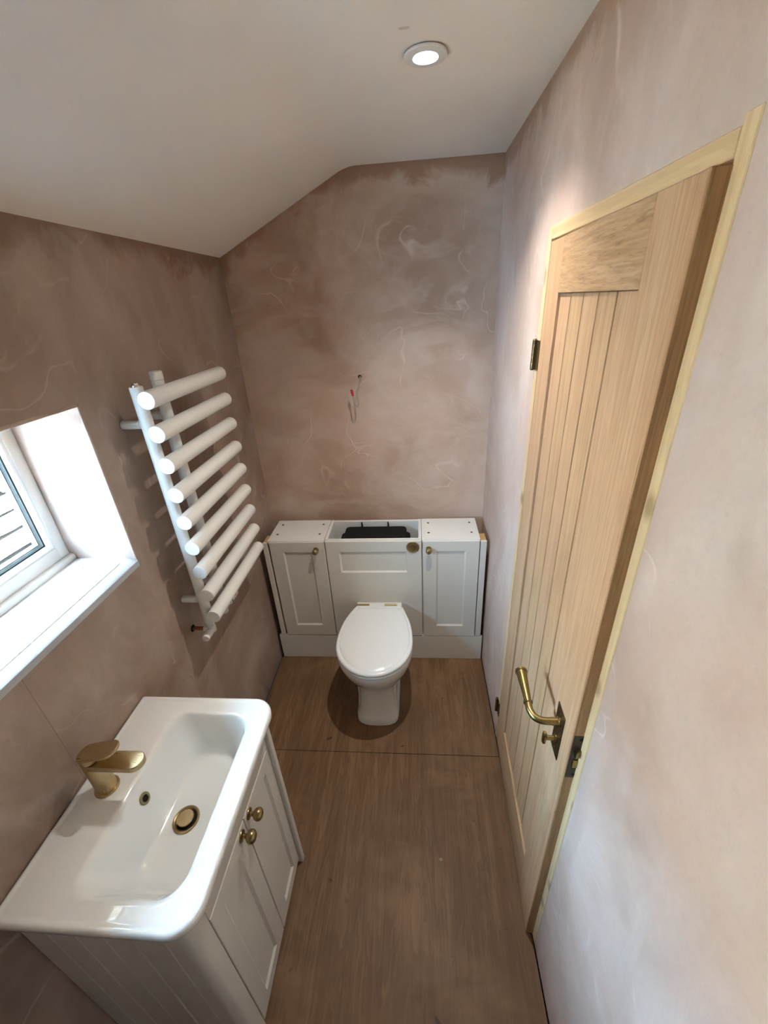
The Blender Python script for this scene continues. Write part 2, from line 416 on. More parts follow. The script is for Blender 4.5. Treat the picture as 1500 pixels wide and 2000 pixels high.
# ------------------------------------------------------------------ window_1
XF = -.200                                            # inner face of the window frame
win = thing('window_1', (-.24, (WY0 + WY1) / 2, WZ0), 'white framed double glazed window over deep sill', kind='structure')
def frame_ring(name, x0, x1, y0, y1, z0, z1, wside, wbot, wtop, m, parent, bev=.004):
    bm = bmesh.new()
    box(bm, (x0, y0, z0), (x1, y0 + wside, z1), bev); box(bm, (x0, y1 - wside, z0), (x1, y1, z1), bev)
    box(bm, (x0, y0 + wside * .9, z0), (x1, y1 - wside * .9, z0 + wbot), bev); box(bm, (x0, y0 + wside * .9, z1 - wtop), (x1, y1 - wside * .9, z1), bev)
    return obj(name, bm, m, parent)
ya, yb = WY1 + .004, WY0 - .004
frame_ring('frame', XF - .050, XF, ya, yb, WZ0, WZ1 - .004, .034, .058, .034, M['upvc'], win)
bm = bmesh.new(); box(bm, (XF - .01, ya, WZ0), (XF + .016, yb, WZ0 + .020), .004); obj('sill_bead', bm, M['upvc'], win)
frame_ring('glazing_bead', XF - .021, XF - .004, ya + .033, yb - .033, WZ0 + .057, WZ1 - .037, .011, .013, .011, M['sill'], win, .003)
BI = .0445                                            # inner edge of the bead
def strip(name, x0, x1, off, w, m): return frame_ring(name, XF - x1, XF - x0, ya + off, yb - off, WZ0 + off + .026, WZ1 - off - .003, w, w, w, M[m], win, 0)
strip('gasket', .0195, .0212, BI - .002, .0045, 'gasket')
strip('spacer_bar', .0262, .0420, BI - .002, .0130, 'steel')
strip('gasket', .0255, .0262, BI + .0080, .0030, 'gasket')
strip('gasket', .0420, .0428, BI + .0060, .0052, 'gasket')
frame_ring('outer_lip', XF - .0645, XF - .048, ya + .030, yb - .030, WZ0 + .054, WZ1 - .030, .008, .012, .008, M['upvc'], win, .003)
for xg in (.0214, .0430):
    bm = bmesh.new(); box(bm, (XF - xg - .004, ya + .036, WZ0 + .062), (XF - xg, yb - .036, WZ1 - .040)); obj('glass_pane', bm, M['glass'], win, 0)
bm = bmesh.new()
prism(bm, [(-.30, WZ0 - .03), (-.030, WZ0 - .03), (-.030, WZ0), (-.30, WZ0)], WY1, WY0)
sill = tag(obj('trim_1', bm, M['sill'], None, 30), 'white window sill board', kind='structure')
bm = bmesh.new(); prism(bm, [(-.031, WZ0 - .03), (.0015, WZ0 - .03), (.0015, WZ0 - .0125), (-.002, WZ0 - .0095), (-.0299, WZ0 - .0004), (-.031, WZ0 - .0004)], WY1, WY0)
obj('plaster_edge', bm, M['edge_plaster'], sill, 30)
bm = bmesh.new(); tube(bm, [(-.031, WY1 + .01, WZ0 - .0022), (-.031, WY0 - .034, WZ0 - .0022), (-.034, WY0 - .030, WZ0 - .0022), (-.050, WY0 - .030, WZ0 - .0022)], .0034, 10); obj('corner_bead', bm, M['upvc'], sill)
# specks of plaster left on the sill
bm = bmesh.new()
for i in range(16):
    x, y = -.150 + random.random() * .10, WY0 - .022 - random.random() * .06
    s = .001 + random.random() * .0022
    box(bm, (x, y, WZ0 - .0005), (x + s, y + s * 1.3, WZ0 + s * .7), s * .2, 1)
tag(obj('plaster_crumbs', bm, M['mdf'], sill, 0), kind='stuff')

# ------------------------------------------------------------------ door lining (trim_2) and door_1
lin = thing('trim_2', (W + .05, (YH + YJ) / 2, 0), 'knotty pine door lining set in plaster', kind='structure')
JT = .027
bm = bmesh.new(); box(bm, (W - .002, YJ, 0), (W + .112, YJ + JT, ZL + .010), .0015, 1); obj('door_jamb', bm, M['pine'], lin)
bm = bmesh.new(); box(bm, (W - .002, YH - JT, 0), (W + .112, YH, ZL), .0015, 1); obj('door_jamb', bm, M['pine'], lin)
bm = bmesh.new(); box(bm, (W - .002, YJ + JT, ZL - .030), (W + .112, YH - JT, ZL), .0015, 1); obj('door_head', bm, M['pine_head'], lin)
for lo, hi in (((W + .045, YJ + JT, 0), (W + .08, YJ + JT + .012, ZL - .03)), ((W + .045, YH - JT - .012, 0), (W + .08, YH - JT, ZL - .03)), ((W + .045, YJ + JT + .012, ZL - .042), (W + .08, YH - JT - .012, ZL - .03))):
    bm = bmesh.new(); box(bm, lo, hi, .001, 1); obj('door_stop', bm, M['pine'], lin)

th = math.radians(2.0); DH = Vector((W, YH - JT, 0))   # hinge corner on the room face
DM = Matrix.Translation(DH) @ Matrix(((math.cos(th), math.sin(th) * -1, 0, 0), (-math.sin(th), -math.cos(th), 0, 0), (0, 0, 1, 0), (0, 0, 0, 1)))
# door coordinates: t = thickness away from the room, s = along the width from the hinges, z up
def dbox(bm, t0, t1, s0, s1, z0, z1, bev=.0012): return box(bm, (t0, s0, z0), (t1, s1, z1), bev, 1, DM)
def D(t, s, z): return DM @ Vector((t, s, z))
door = thing('door_1', tuple(DH), 'ajar oak cottage door of vertical planks with brass lever handle', kind='structure')
DT, DB, DW, TH = 1.986, .007, .686, .040
SL, SR, ZR0, ZR1 = .118, .563, .205, 1.868
for nm, s0, s1, z0, z1, m in (('hinge_stile', .002, SL, DB, DT, 'oak'), ('lock_stile', SR, DW - .004, DB, DT, 'oak'), ('top_rail', SL, SR, ZR1, DT, 'oak_rail'), ('bottom_rail', SL, SR, DB, ZR0, 'oak_rail')):
    bm = bmesh.new(); dbox(bm, 0, TH, s0, s1, z0, z1); obj(nm, bm, M[m], door)
bm = bmesh.new(); dbox(bm, .0005, TH - .0005, DW - .0042, DW, DB, DT, .0006); obj('edge_lipping', bm, M['oak_edge'], door)
bm = bmesh.new(); dbox(bm, .0155, TH - .012, SL - .004, SR + .004, ZR0 - .004, ZR1 + .004, 0); obj('backing_panel', bm, M['groove'], door)
gs = [SL, .208, .294, .381, .469, SR]
for a, b in zip(gs, gs[1:]):
    bm = bmesh.new(); dbox(bm, .0070, .020, a + .0034, b - .0034, ZR0 - .001, ZR1 - .001, .0010); obj('plank', bm, M['oak_b'] if gs.index(a) % 2 else M['oak'], door)
# hinges: knuckle barrel standing into the room, leaf in the joint
for z0 in (1.669, .150):
    bm = bmesh.new()
    for k in range(5):
        lathe(bm, [(.0055, z0 + .0162 * k), (.0062, z0 + .0162 * k + .0008), (.0062, z0 + .0162 * k + .0150), (.0055, z0 + .0162 * k + .0158)], (W - .0075, YH + .0045, 0), seg=14)
    lathe(bm, [(.004, z0 - .003), (.006, z0)], (W - .0075, YH + .0045, 0), seg=14); lathe(bm, [(.006, z0 + .081), (.004, z0 + .084)], (W - .0075, YH + .0045, 0), seg=14)
    box(bm, (W - .0035, YH - .030, z0), (W - .0018, YH + .001, z0 + .081), .0004, 1)
    obj('hinge', bm, M['bronze'], door)
# lever handle on its rectangular backplate
bm = bmesh.new(); dbox(bm, -.0022, 0, .586, .637, .843, .995, .0008)
for z in (.858, .98): lathe(bm, [(.0036, 0), (.003, .0012), (.001, .0015)], D(-.0022, .6115, z), DM.to_3x3() @ Vector((-1, 0, 0)), 12)
hp = obj('door_handle', bm, M['bronze'], door)
bm = bmesh.new()
ax = DM.to_3x3() @ Vector((-1, 0, 0))
lathe(bm, [(.0125, 0), (.0125, .003), (.0095, .005), (.0095, .020)], D(-.002, .612, .955), ax, 20)
path = bez([D(-.012, .612, .955), D(-.040, .612, .955), D(-.058, .604, .956), D(-.066, .586, .958), D(-.066, .566, .959)], 6)
tube(bm, path, [.0088] * len(path), 16)
ld = (D(-.066, .50, .962) - D(-.066, .566, .959)).normalized()
lathe(bm, [(.0088, -.004), (.0112, -.002), (.0112, .002), (.0088, .004), (.0092, .012), (.0135, .084), (.0138, .090), (.0158, .091), (.0158, .096), (.0135, .097), (.012, .0985)], D(-.066, .566, .959), ld, 20)
obj('lever', bm, M['lever'], hp)
bm = bmesh.new()
lathe(bm, [(.0105, 0), (.0105, .004), (.0062, .006), (.0062, .026)], D(-.002, .612, .893), ax, 16)
q = D(-.034, .612, .893)
rings = []
for k, (hz, hs, ht) in enumerate(((-.0195, .004, .0035), (-.015, .0075, .005), (-.006, .0062, .0055), (.006, .0062, .0055), (.015, .0075, .005), (.0195, .004, .0035))):
    rings.append([D(-.030 + ht * math.cos(a), .612 + hs * math.sin(a), .893 + hz) for a in [2 * PI * i / 12 for i in range(12)]])
loft(bm, rings); obj('thumb_turn', bm, M['lever'], hp)
# lock face in the leading edge: fore-end plate, latch and bolt
bm = bmesh.new(); dbox(bm, .003, .034, DW - .001, DW + .0012, .862, 1.010, .0006); lk = obj('lock_plate', bm, M['lockplate'], door)
bm = bmesh.new()
for z in (.874, .999): lathe(bm, [(.0046, 0), (.0046, .0006)], D(.0185, DW + .0009, z), DM.to_3x3() @ Vector((0, 1, 0)), 12)
dbox(bm, .024, .033, DW, DW + .0016, .895, .995, 0)
obj('lock_screw_hole', bm, M['dark'], lk)
bm = bmesh.new(); prism_pts = [(.011, 0), (.026, 0), (.026, .004), (.011, .011)]
loft(bm, [[D(t, DW + s, z) for t, s in prism_pts] for z in (.945, .966)]); obj('latch_bolt', bm, M['lever'], lk)
bm = bmesh.new(); dbox(bm, .010, .026, DW, DW + .004, .902, .928, .001); obj('dead_bolt', bm, M['lever'], lk)
# strike plate on the near jamb
bm = bmesh.new(); box(bm, (W + .002, YJ + JT - .0008, .865), (W + .03, YJ + JT + .0010, 1.0), .0004, 1); obj('strike_plate', bm, M['lockplate'], lin)

# ------------------------------------------------------------------ landing behind the door (seen only through the gap)
bm = bmesh.new(); box(bm, (W + .0, -2.4, -.06), (W + 1.3, .3, -.003)); tag(obj('floor_hall', bm, M['ply'], None, 0), 'plywood landing floor beyond the door', kind='structure')
bm = bmesh.new(); box(bm, (W + 1.3, -2.4, -.06), (W + 1.4, .3, 2.5)); tag(obj('wall_hall_end', bm, M['hall_paint'], None, 0), 'landing wall beyond the door', kind='structure')
bm = bmesh.new(); box(bm, (W + .11, -2.5, -.06), (W + 1.4, -2.4, 2.5)); tag(obj('wall_hall_near', bm, M['hall_paint'], None, 0), 'landing side wall beyond the door', kind='structure')
bm = bmesh.new(); box(bm, (W + .11, .3, -.06), (W + 1.4, .4, 2.5)); tag(obj('wall_hall_far', bm, M['hall_paint'], None, 0), 'landing far wall beyond the door', kind='structure')
bm = bmesh.new(); box(bm, (W + .11, -2.4, 2.45), (W + 1.3, .3, 2.55)); tag(obj('ceiling_hall', bm, M['hall_paint'], None, 0), 'landing ceiling beyond the door', kind='structure')

hl = bpy.data.lights.new('hall_lamp', 'POINT'); hl.energy = 220; hl.color = (1, .82, .62); hl.shadow_soft_size = .08
ho = bpy.data.objects.new('hall_lamp', hl); C.objects.link(ho); ho.location = (W + .65, -1.25, 2.25)
# ------------------------------------------------------------------ recessed downlight
def downlight(x, y, label, power, group=None):
    t = thing('downlight', (x, y, H), label, 'light', group)
    bm = bmesh.new()
    lathe(bm, [(.0460, .001), (.0478, -.0010), (.0480, -.0030), (.0465, -.0052), (.036, -.0062), (.0285, -.0066), (.0262, -.0050), (.0240, .012), (.0240, .03)], (x, y, H - .0025), seg=40, cap0=False, cap1=False)
    obj('bezel', bm, M['bezel'], t)
    bm = bmesh.new(); lathe(bm, [(.0242, 0), (.020, -.0030), (.012, -.0046), (.0002, -.005)], (x, y, H - .0035), seg=28, cap1=False); obj('lens', bm, M['lens'], t)
    l = spot('lamp', (0, 0, -.012), power, (1.0, .955, .88), 118, 1.0, .014)
    l.parent = t
    return t
downlight(DOWNLIGHT[0], DOWNLIGHT[1], 'lit round white recessed downlight in the ceiling', 54)

# ================================================================== THINGS
exec_later = []

# ------------------------------------------------------------------ knob (shared by all cupboard doors)
def knob(pos, axis, parent, r=.0155):
    bm = bmesh.new(); s = r / .0155
    lathe(bm, [(.0135 * s, 0), (.0140 * s, .001), (.0135 * s, .0028), (.009 * s, .0040), (.0058 * s, .0052), (.0052 * s, .011), (.0075 * s, .0135), (.0128 * s, .0175), (.0152 * s, .0235), (.0155 * s, .0275), (.0142 * s, .0325), (.0105 * s, .0365), (.005 * s, .0385), (.0005, .039)], pos, axis, 24)
    return obj('knob', bm, M['brass'], parent)

def shaker(name, u0, u1, v0, v1, pu0, pu1, pv0, pv1, place, m, parent, thick=.019, depth=.0065, slope=.008):
    """framed door; place(u, v, w) -> world; w = height of the face, panel let in with a sloped moulding"""
    bm = bmesh.new()
    def rect(a, b, c, d, w): return [place(a, c, w), place(b, c, w), place(b, d, w), place(a, d, w)]
    e = .0015
    rings = [rect(u0, u1, v0, v1, -thick), rect(u0, u1, v0, v1, -e), rect(u0 + e, u1 - e, v0 + e, v1 - e, 0),
             rect(pu0, pu1, pv0, pv1, 0), rect(pu0 + .0015, pu1 - .0015, pv0 + .0015, pv1 - .0015, -.0015)]
    loft(bm, rings, True, False)
    o = obj(name, bm, m, parent, 20)
    bm = bmesh.new()
    loft(bm, [rect(pu0, pu1, pv0, pv1, -.0015), rect(pu0 + .0015, pu1 - .0015, pv0 + .0015, pv1 - .0015, -.0015), rect(pu0 + slope, pu1 - slope, pv0 + slope, pv1 - slope, -depth)], False, True)
    obj('recessed_panel', bm, m, o, 20)
    return o

# ------------------------------------------------------------------ back-to-wall furniture run
FY = -.278                                            # face of the doors
UZ, PZ = .806, .172                                   # top of the run, top of the plinth
front = lambda u, v, w: Vector((u, FY - w, v))
def side_cabinet(x0, x1, dx0, dx1, px0, px1, kx, label, knob_side):
    t = thing('toilet_run_cabinet', ((x0 + x1) / 2, -.16, 0), label, 'cabinet', 'slim side cupboards of the toilet furniture run')
    bm = bmesh.new()
    for lo, hi in (((x0, FY + .020, .02), (x0 + .016, -.052, UZ - .0155)), ((x1 - .016, FY + .020, .02), (x1, -.052, UZ - .0155)), ((x0 + .016, -.068, .02), (x1 - .016, -.052, UZ - .016)), ((x0 + .016, FY + .020, PZ), (x1 - .016, -.068, PZ + .016))):
        box(bm, lo, hi, .0006, 1)
    obj('carcass', bm, M['melamine'], t)
    bm = bmesh.new(); box(bm, (x0 + .001, FY + .004, UZ - .015), (x1 - .001, -.050, UZ), .001, 1); tp = obj('top_board', bm, M['melamine'], t)
    bm = bmesh.new()
    for a, b, c, d in ((x0 + .012, x0 + .0134, FY + .012, -.058), (x1 - .0134, x1 - .012, FY + .012, -.058), (x0 + .012, x1 - .012, FY + .0115, FY + .0130)):
        box(bm, (a, c, UZ - .0004), (b, d, UZ + .0003))
    obj('seam', bm, M['cream'], tp, 0)
    for sx in (x0 + .036, x1 - .036):
        for sy in (-.100, -.204):
            bm = bmesh.new(); lathe(bm, [(.0062, 0), (.0062, .0008)], (sx, sy, UZ - .0002), seg=12); obj('screw_hole', bm, M['lockplate'], tp)
    d = shaker('door', dx0, dx1, PZ + .004, UZ - .006, px0, px1, .250, .741, front, M['cream'], t)
    knob((kx, FY, .757), (0, -1, 0), d)
    return t
side_cabinet(.062, .3605, .072, .3600, .139, .291, .315, 'slim cream cupboard left of the toilet with one brass knob', 1)
side_cabinet(.856, 1.145, .8600, 1.142, .929, 1.077, .890, 'slim cream cupboard right of the toilet with one brass knob', -1)

# middle unit, top left off
t = thing('concealed_cistern_unit', (.608, -.16, 0), 'cream toilet unit with open top and brass flush button', 'cabinet')
bm = bmesh.new(); X0, X1 = .3620, .8550
for lo, hi in (((X0, FY + .020, .02), (X0 + .016, -.052, UZ)), ((X1 - .016, FY + .020, .02), (X1, -.052, UZ)), ((X0 + .016, -.068, .45), (X1 - .016, -.052, UZ - .002)), ((X0 + .016, FY + .020, UZ - .06), (X1 - .016, FY + .0265, UZ - .001))):
    box(bm, lo, hi, .0008, 1)
obj('carcass', bm, M['melamine'], t)
fp = shaker('front_panel', X0 + .0025, X1 - .0015, PZ + .004, UZ - .004, .4315, .7800, .612, .741, front, M['cream'], t)
bm = bmesh.new()
lathe(bm, [(.0315, 0), (.0325, .002), (.031, .0048), (.0255, .0058), (.0235, .0045), (.0215, .0045), (.0205, .0066), (.0120, .0072), (.0112, .0058), (.0098, .0058), (.009, .0074), (.0005, .0078)], (.8105, FY, .766), (0, -1, 0), 36)
obj('flush_button', bm, M['brass'], fp)

# plinth and end fillers
bm = bmesh.new(); box(bm, (.022, FY + .001, .001), (1.186, FY + .019, PZ), .001, 1)
tag(obj('plinth', bm, M['cream'], None, 30, (.6, FY + .01, 0)), 'long cream plinth board along the floor under the toilet furniture', 'plinth')
for a, b, lab in ((.036, .0605, 'narrow cream filler strip at left end of the toilet furniture by the radiator wall'), (1.1465, 1.176, 'narrow cream filler strip at right end of the toilet furniture by the door wall')):
    f = thing('filler_strip', ((a + b) / 2, FY + .02, 0), lab, 'panel', 'end fillers of the toilet furniture')
    bm = bmesh.new(); box(bm, (a, FY + .001, PZ + .004), (b, FY + .019, UZ - .012), .001, 1); obj('face_strip', bm, M['cream'], f)
    bm = bmesh.new(); box(bm, (a + .001, FY + .0195, PZ + .02), (b - .001, FY + .085, UZ - .013), .001, 1); obj('backing_block', bm, M['mdf'], f)
    bm = bmesh.new(); box(bm, (a + .002, FY + .02, 0.0), (b - .002, FY + .06, PZ + .02)); obj('foot_block', bm, M['mdf'], f)

# black cistern inside the open unit
cis = thing('cistern', (.61, -.16, .40), 'black plastic cistern inside the open toilet unit', 'cistern')
bm = bmesh.new()
loft(bm, [rrect(.432, .788, -.245, -.092, .03, z) for z in (.42, .735)] + [rrect(.424, .796, -.248, -.086, .03, z) for z in (.737, .747)], True, True)
obj('tank', bm, M['black'], cis)
bm = bmesh.new()
loft(bm, [rrect(.446 + i, .778 - i, -.240 + i, -.090 - i, .022, z) for i, z in ((0, .747), (.001, .778), (.004, .785), (.010, .788))], True, True)
obj('lid', bm, M['black'], cis)
for x in (.533, .677):
    bm = bmesh.new(); tube(bm, [(x, -.080, .730), (x, -.078, .785), (x - .002, -.074, .803)], [.0055, .0045, .003], 10); obj('fixing_strut', bm, M['black'], cis)
bm = bmesh.new(); box(bm, (.802, -.236, .735), (.828, -.205, .777), .004); box(bm, (.797, -.242, .72), (.836, -.200, .757), .003); obj('inlet_valve', bm, M['black'], cis)
bm = bmesh.new(); box(bm, (.380, -.240, .737), (.424, -.212, .754), .003); obj('overflow_arm', bm, M['black'], cis)
bm = bmesh.new(); lathe(bm, [(.03, .02), (.03, .42)], (.61, -.16, 0), seg=20); obj('flush_pipe', bm, M['black'], cis)

# ------------------------------------------------------------------ toilet
TX = .6225
def outline(hw, yf, yb, n=40, pf=2.0, wb=None, z=0.0, ex=2.3):
    """pan outline: rounded front half (superellipse pf), straight sides narrowing to half width wb at the back"""
    wb = wb if wb is not None else hw
    yw = yf + hw * (1.10 if pf < 2.4 else .75)          # widest line
    yw = min(yw, yb - .02)
    pts = []
    for i in range(n + 1):
        a = PI * i / n
        c, s = math.cos(a), math.sin(a)
        x = hw * (abs(c) ** (2 / pf)) * (1 if c >= 0 else -1)
        pts.append((TX + x, yw - (yw - yf) * abs(s) ** (2 / pf), z))
    m = 10
    for i in range(1, m + 1):                          # left side going back
        q = i / m; w = hw + (wb - hw) * q ** ex; pts.append((TX - w, yw + (yb - yw) * q, z))
    for i in range(m, 0, -1):
        q = i / m; w = hw + (wb - hw) * q ** ex; pts.append((TX + w, yw + (yb - yw) * q, z))
    return pts
wc = thing('toilet', (TX, -.5, 0), 'white back to wall toilet with closed lid', 'toilet')
bm = bmesh.new(); YB = FY - .001
secs = [(.000, .104, -.713, .104, 2.9), (.004, .107, -.718, .106, 2.9), (.030, .105, -.716, .105, 2.9), (.045, .097, -.706, .100, 2.9), (.075, .090, -.694, .094, 3.0), (.150, .086, -.688, .090, 3.0), (.205, .089, -.688, .092, 2.8),
        (.240, .108, -.698, .100, 2.5), (.268, .132, -.722, .103, 2.2), (.300, .155, -.750, .106, 2.05), (.335, .170, -.770, .110, 2.0), (.362, .177, -.781, .114, 2.0), (.378, .180, -.785, .116, 2.0), (.392, .1805, -.786, .118, 2.0), (.399, .178, -.783, .117, 2.0)]
loft(bm, [outline(hw, yf, YB, pf=pf, wb=wb, z=z) for z, hw, yf, wb, pf in secs])
pan = obj('pan', bm, M['ceramic'], wc, 50)
# shallow upright side columns of the pedestal
for s in (-1, 1):
    bm = bmesh.new()
    tube(bm, [(TX + s * .083, -.636, .03), (TX + s * .079, -.628, .12), (TX + s * .081, -.628, .20), (TX + s * .096, -.636, .25)], [.019, .017, .017, .014], 14)
    obj('pedestal_column', bm, M['ceramic'], pan, 60)
bm = bmesh.new()
loft(bm, [outline(hw, yf, -.335, pf=2.0, wb=wb, z=z) for z, hw, yf, wb in ((.4020, .170, -.776, .110), (.4035, .181, -.789, .117), (.4125, .182, -.790, .118), (.4155, .180, -.787, .117), (.4155, .170, -.770, .11))])
obj('seat_ring', bm, M['seat'], wc, 50)
bm = bmesh.new()
loft(bm, [outline(hw, yf, yb, pf=2.0, wb=wb, z=z) for z, hw, yf, wb, yb in ((.4190, .172, -.777, .108, -.332), (.4205, .1815, -.789, .1165, -.330), (.430, .1830, -.791, .1175, -.330), (.4355, .1805, -.787, .116, -.3315), (.4378, .176, -.781, .114, -.334),
     (.4374, .1690, -.771, .109, -.344), (.4346, .1672, -.768, .108, -.346), (.4346, .1655, -.765, .107, -.348), (.4374, .1638, -.762, .106, -.350), (.4384, .150, -.742, .095, -.36))])
obj('lid', bm, M['seat'], wc, 50)
bm = bmesh.new(); box(bm, (TX - .122, -.332, .396), (TX + .122, YB, .418), .005); obj('hinge_shelf', bm, M['ceramic'], pan)
for s in (-1, 1):
    bm = bmesh.new()
    hx = TX - .010 + s * .074
    tube(bm, [(hx - .034, -.317, .4275), (hx + .034, -.317, .4275)], .0075, 14)
    lathe(bm, [(.011, .4175), (.011, .4215), (.007, .424)], (hx, -.317, 0), seg=16)
    obj('lid_hinge', bm, M['brass'], wc)

# ------------------------------------------------------------------ towel radiator
UX, UY = .0745, (-.930, -.822); TXr = .114
rad = thing('towel_radiator', (0, -.75, .9), 'white bar towel radiator with nine bars on left wall', 'radiator')
first = None
for i in range(9):
    z = 1.667 - .0944 * i
    if first is None:
        bm = bmesh.new()
        lathe(bm, [(.0232, 0), (.0244, .0010), (.0246, .0025), (.0246, .4715), (.0240, .4737), (.0215, .4745)], (TXr, -.963, z), (0, 1, 0), 28)
        first = obj('bar', bm, M['radiator'], rad)
    else:
        dup(first, (0, 0, -.0944 * i), rad)
for k, y in enumerate(UY):
    bm = bmesh.new()
    lathe(bm, [(.0165, .862), (.0178, .864), (.0178, 1.697), (.0166, 1.6995)], (UX, y, 0), seg=24)
    obj('upright', bm, M['radiator'], rad)
    for zb in (1.595, .966):
        bm = bmesh.new()
        lathe(bm, [(.0128, .001), (.0128, .052), (.0118, .053), (.0118, .056), (.010, .057), (.010, .064)], (0, y, zb), (1, 0, 0), 20)
        obj('wall_bracket', bm, M['radiator'], rad)
    for i in range(9):
        pass
bm = bmesh.new(); lathe(bm, [(.0125, 1.699), (.0125, 1.7035), (.0095, 1.7045), (.009, 1.709), (.0030, 1.7095), (.0028, 1.7075), (.0003, 1.707)], (UX, UY[0], 0), seg=20); obj('air_vent', bm, M['chrome'], rad)
bm = bmesh.new(); lathe(bm, [(.0160, 1.699), (.0188, 1.7005), (.0188, 1.722), (.0178, 1.725), (.012, 1.726)], (UX, UY[1], 0), seg=24); obj('end_cap', bm, M['radiator'], rad)
# valve under the near upright, head towards the viewer, copper tail out of the wall
bm = bmesh.new(); y = UY[0]
lathe(bm, [(.010, .850), (.010, .8625)], (UX, y, 0), seg=18)
lathe(bm, [(.0125, .846), (.0135, .848), (.0135, .856), (.0125, .858)], (UX, y, 0), seg=6)
lathe(bm, [(.0135, .818), (.0145, .822), (.0145, .842), (.0135, .846)], (UX, y, 0), seg=20)
lathe(bm, [(.0125, 0), (.0138, .004), (.0138, .040), (.0132, .044), (.0132, .058), (.012, .061), (.004, .0615)], (UX, y + .008, .829), (0, -1, 0), 22)
lathe(bm, [(.0115, .012), (.0115, .018), (.0142, .019), (.0142, .030), (.0128, .031)], (UX - .042, y, .829), (1, 0, 0), 6)
vv = obj('lockshield_valve', bm, M['radiator'], rad)
bm = bmesh.new(); tube(bm, [(-.002, y, .829), (UX - .030, y, .829)], .0075, 16); obj('copper_tail', bm, M['copper'], vv)
bm = bmesh.new(); lathe(bm, [(.0135, 0), (.0125, .002), (.0085, .003)], (0, y, .829), (1, 0, 0), 18); obj('pipe_hole', bm, M['dark'], vv)
bm = bmesh.new(); lathe(bm, [(.0122, .8585), (.0122, .8615)], (UX, y, 0), seg=18); obj('joint_ring', bm, M['gasket'], vv)
bm = bmesh.new(); y = UY[1]
lathe(bm, [(.010, .850), (.010, .8625)], (UX, y, 0), seg=18)
lathe(bm, [(.0125, .846), (.0135, .848), (.0135, .858), (.0125, .860)], (UX, y, 0), seg=6)
lathe(bm, [(.0135, .816), (.0145, .820), (.0145, .842), (.0135, .846)], (UX, y, 0), seg=20)
lathe(bm, [(.0095, 0), (.0095, .034), (.0135, .036), (.0150, .040), (.0150, .100), (.0135, .106), (.006, .1075)], (UX, y + .004, .829), (0, 1, 0), 22)
lathe(bm, [(.011, 0), (.011, .06)], (.002, y, .829), (1, 0, 0), 18)
vv = obj('thermostatic_valve', bm, M['radiator'], rad)
bm = bmesh.new(); lathe(bm, [(.0152, .044), (.0156, .045), (.0156, .049), (.0152, .050)], (UX, y + .004, .829), (0, 1, 0), 22); obj('black_band', bm, M['gasket'], vv)
bm = bmesh.new(); box(bm, (UX + .0125, y + .078, .832), (UX + .0150, y + .090, .838), .0004, 1); obj('red_mark', bm, M['red'], vv)

# ------------------------------------------------------------------ wires out of the back wall
cb = thing('electrical_cable', (.572, 0, 1.555), 'grey wire with red connector hanging out of the plaster end wall', 'cable')
bm = bmesh.new(); lathe(bm, [(.0095, 0.0), (.0085, .0012), (.006, .0014)], (.572, .0003, 1.556), (0, -1, 0), 14); obj('cable_hole', bm, M['dark'], cb)
pth = bez([(.571, .004, 1.556), (.5725, -.012, 1.553), (.575, -.026, 1.540), (.570, -.040, 1.522), (.563, -.052, 1.502), (.562, -.062, 1.475), (.566, -.070, 1.447), (.560, -.074, 1.431), (.551, -.074, 1.440), (.545, -.070, 1.462), (.541, -.064, 1.482)], 6)
bm = bmesh.new(); tube(bm, pth, .0030, 10); obj('grey_core', bm, M['cable'], cb)
bm = bmesh.new(); tube(bm, bez([(.574, .004, 1.559), (.578, -.014, 1.556), (.579, -.026, 1.543), (.572, -.036, 1.528)], 6), .0020, 8); obj('second_core', bm, M['cable'], cb)
bm = bmesh.new(); lathe(bm, [(.0036, 0), (.0052, .004), (.0060, .018), (.0056, .028), (.0035, .031)], (.5415, -.065, 1.479), Vector((-.20, .06, 1)), 14); obj('red_connector', bm, M['red'], cb)

# ------------------------------------------------------------------ vanity cabinet
BY0, BY1, BZ, BX = -1.2385, -1.757, .849, .4145        # basin far edge, near edge, rim height, front
VF = .375                                              # door faces
van = thing('vanity_unit', (.19, -1.50, 0), 'cream vanity cupboard under the basin with two doors and tongued side boards', 'cabinet')
face = lambda u, v, w: Vector((VF + w, u, v))
CT = .818                                              # top of the cupboard
bm = bmesh.new()
for lo, hi in (((.004, -1.715, .03), (.018, -1.290, CT)), ((.018, -1.718, .03), (.340, -1.702, .70)), ((.018, -1.306, .03), (.352, -1.290, .70)), ((.018, -1.702, .035), (.350, -1.306, .050))):
    box(bm, lo, hi, .0006, 1)
obj('carcass', bm, M['melamine'], van)
bm = bmesh.new(); box(bm, (VF - .010, -1.680, .694), (VF - .001, -1.2865, CT), .001, 1); obj('top_rail', bm, M['cream'], van)
bm = bmesh.new(); box(bm, (VF - .055, -1.700, 0), (VF - .040, -1.2865, .034), .001, 1); obj('plinth', bm, M['cream'], van)
bm = bmesh.new(); box(bm, (.004, -1.2855, 0), (.386, -1.2665, CT), .0015, 1); obj('end_panel', bm, M['cream'], van)
dn = shaker('door', -1.679, -1.4835, .036, .691, -1.634, -1.535, .083, .640, face, M['cream'], van)
knob((VF, -1.509, .668), (1, 0, 0), dn, .0165)
df = shaker('door', -1.4805, -1.2880, .036, .691, -1.430, -1.332, .083, .640, face, M['cream'], van)
knob((VF, -1.457, .668), (1, 0, 0), df, .0165)
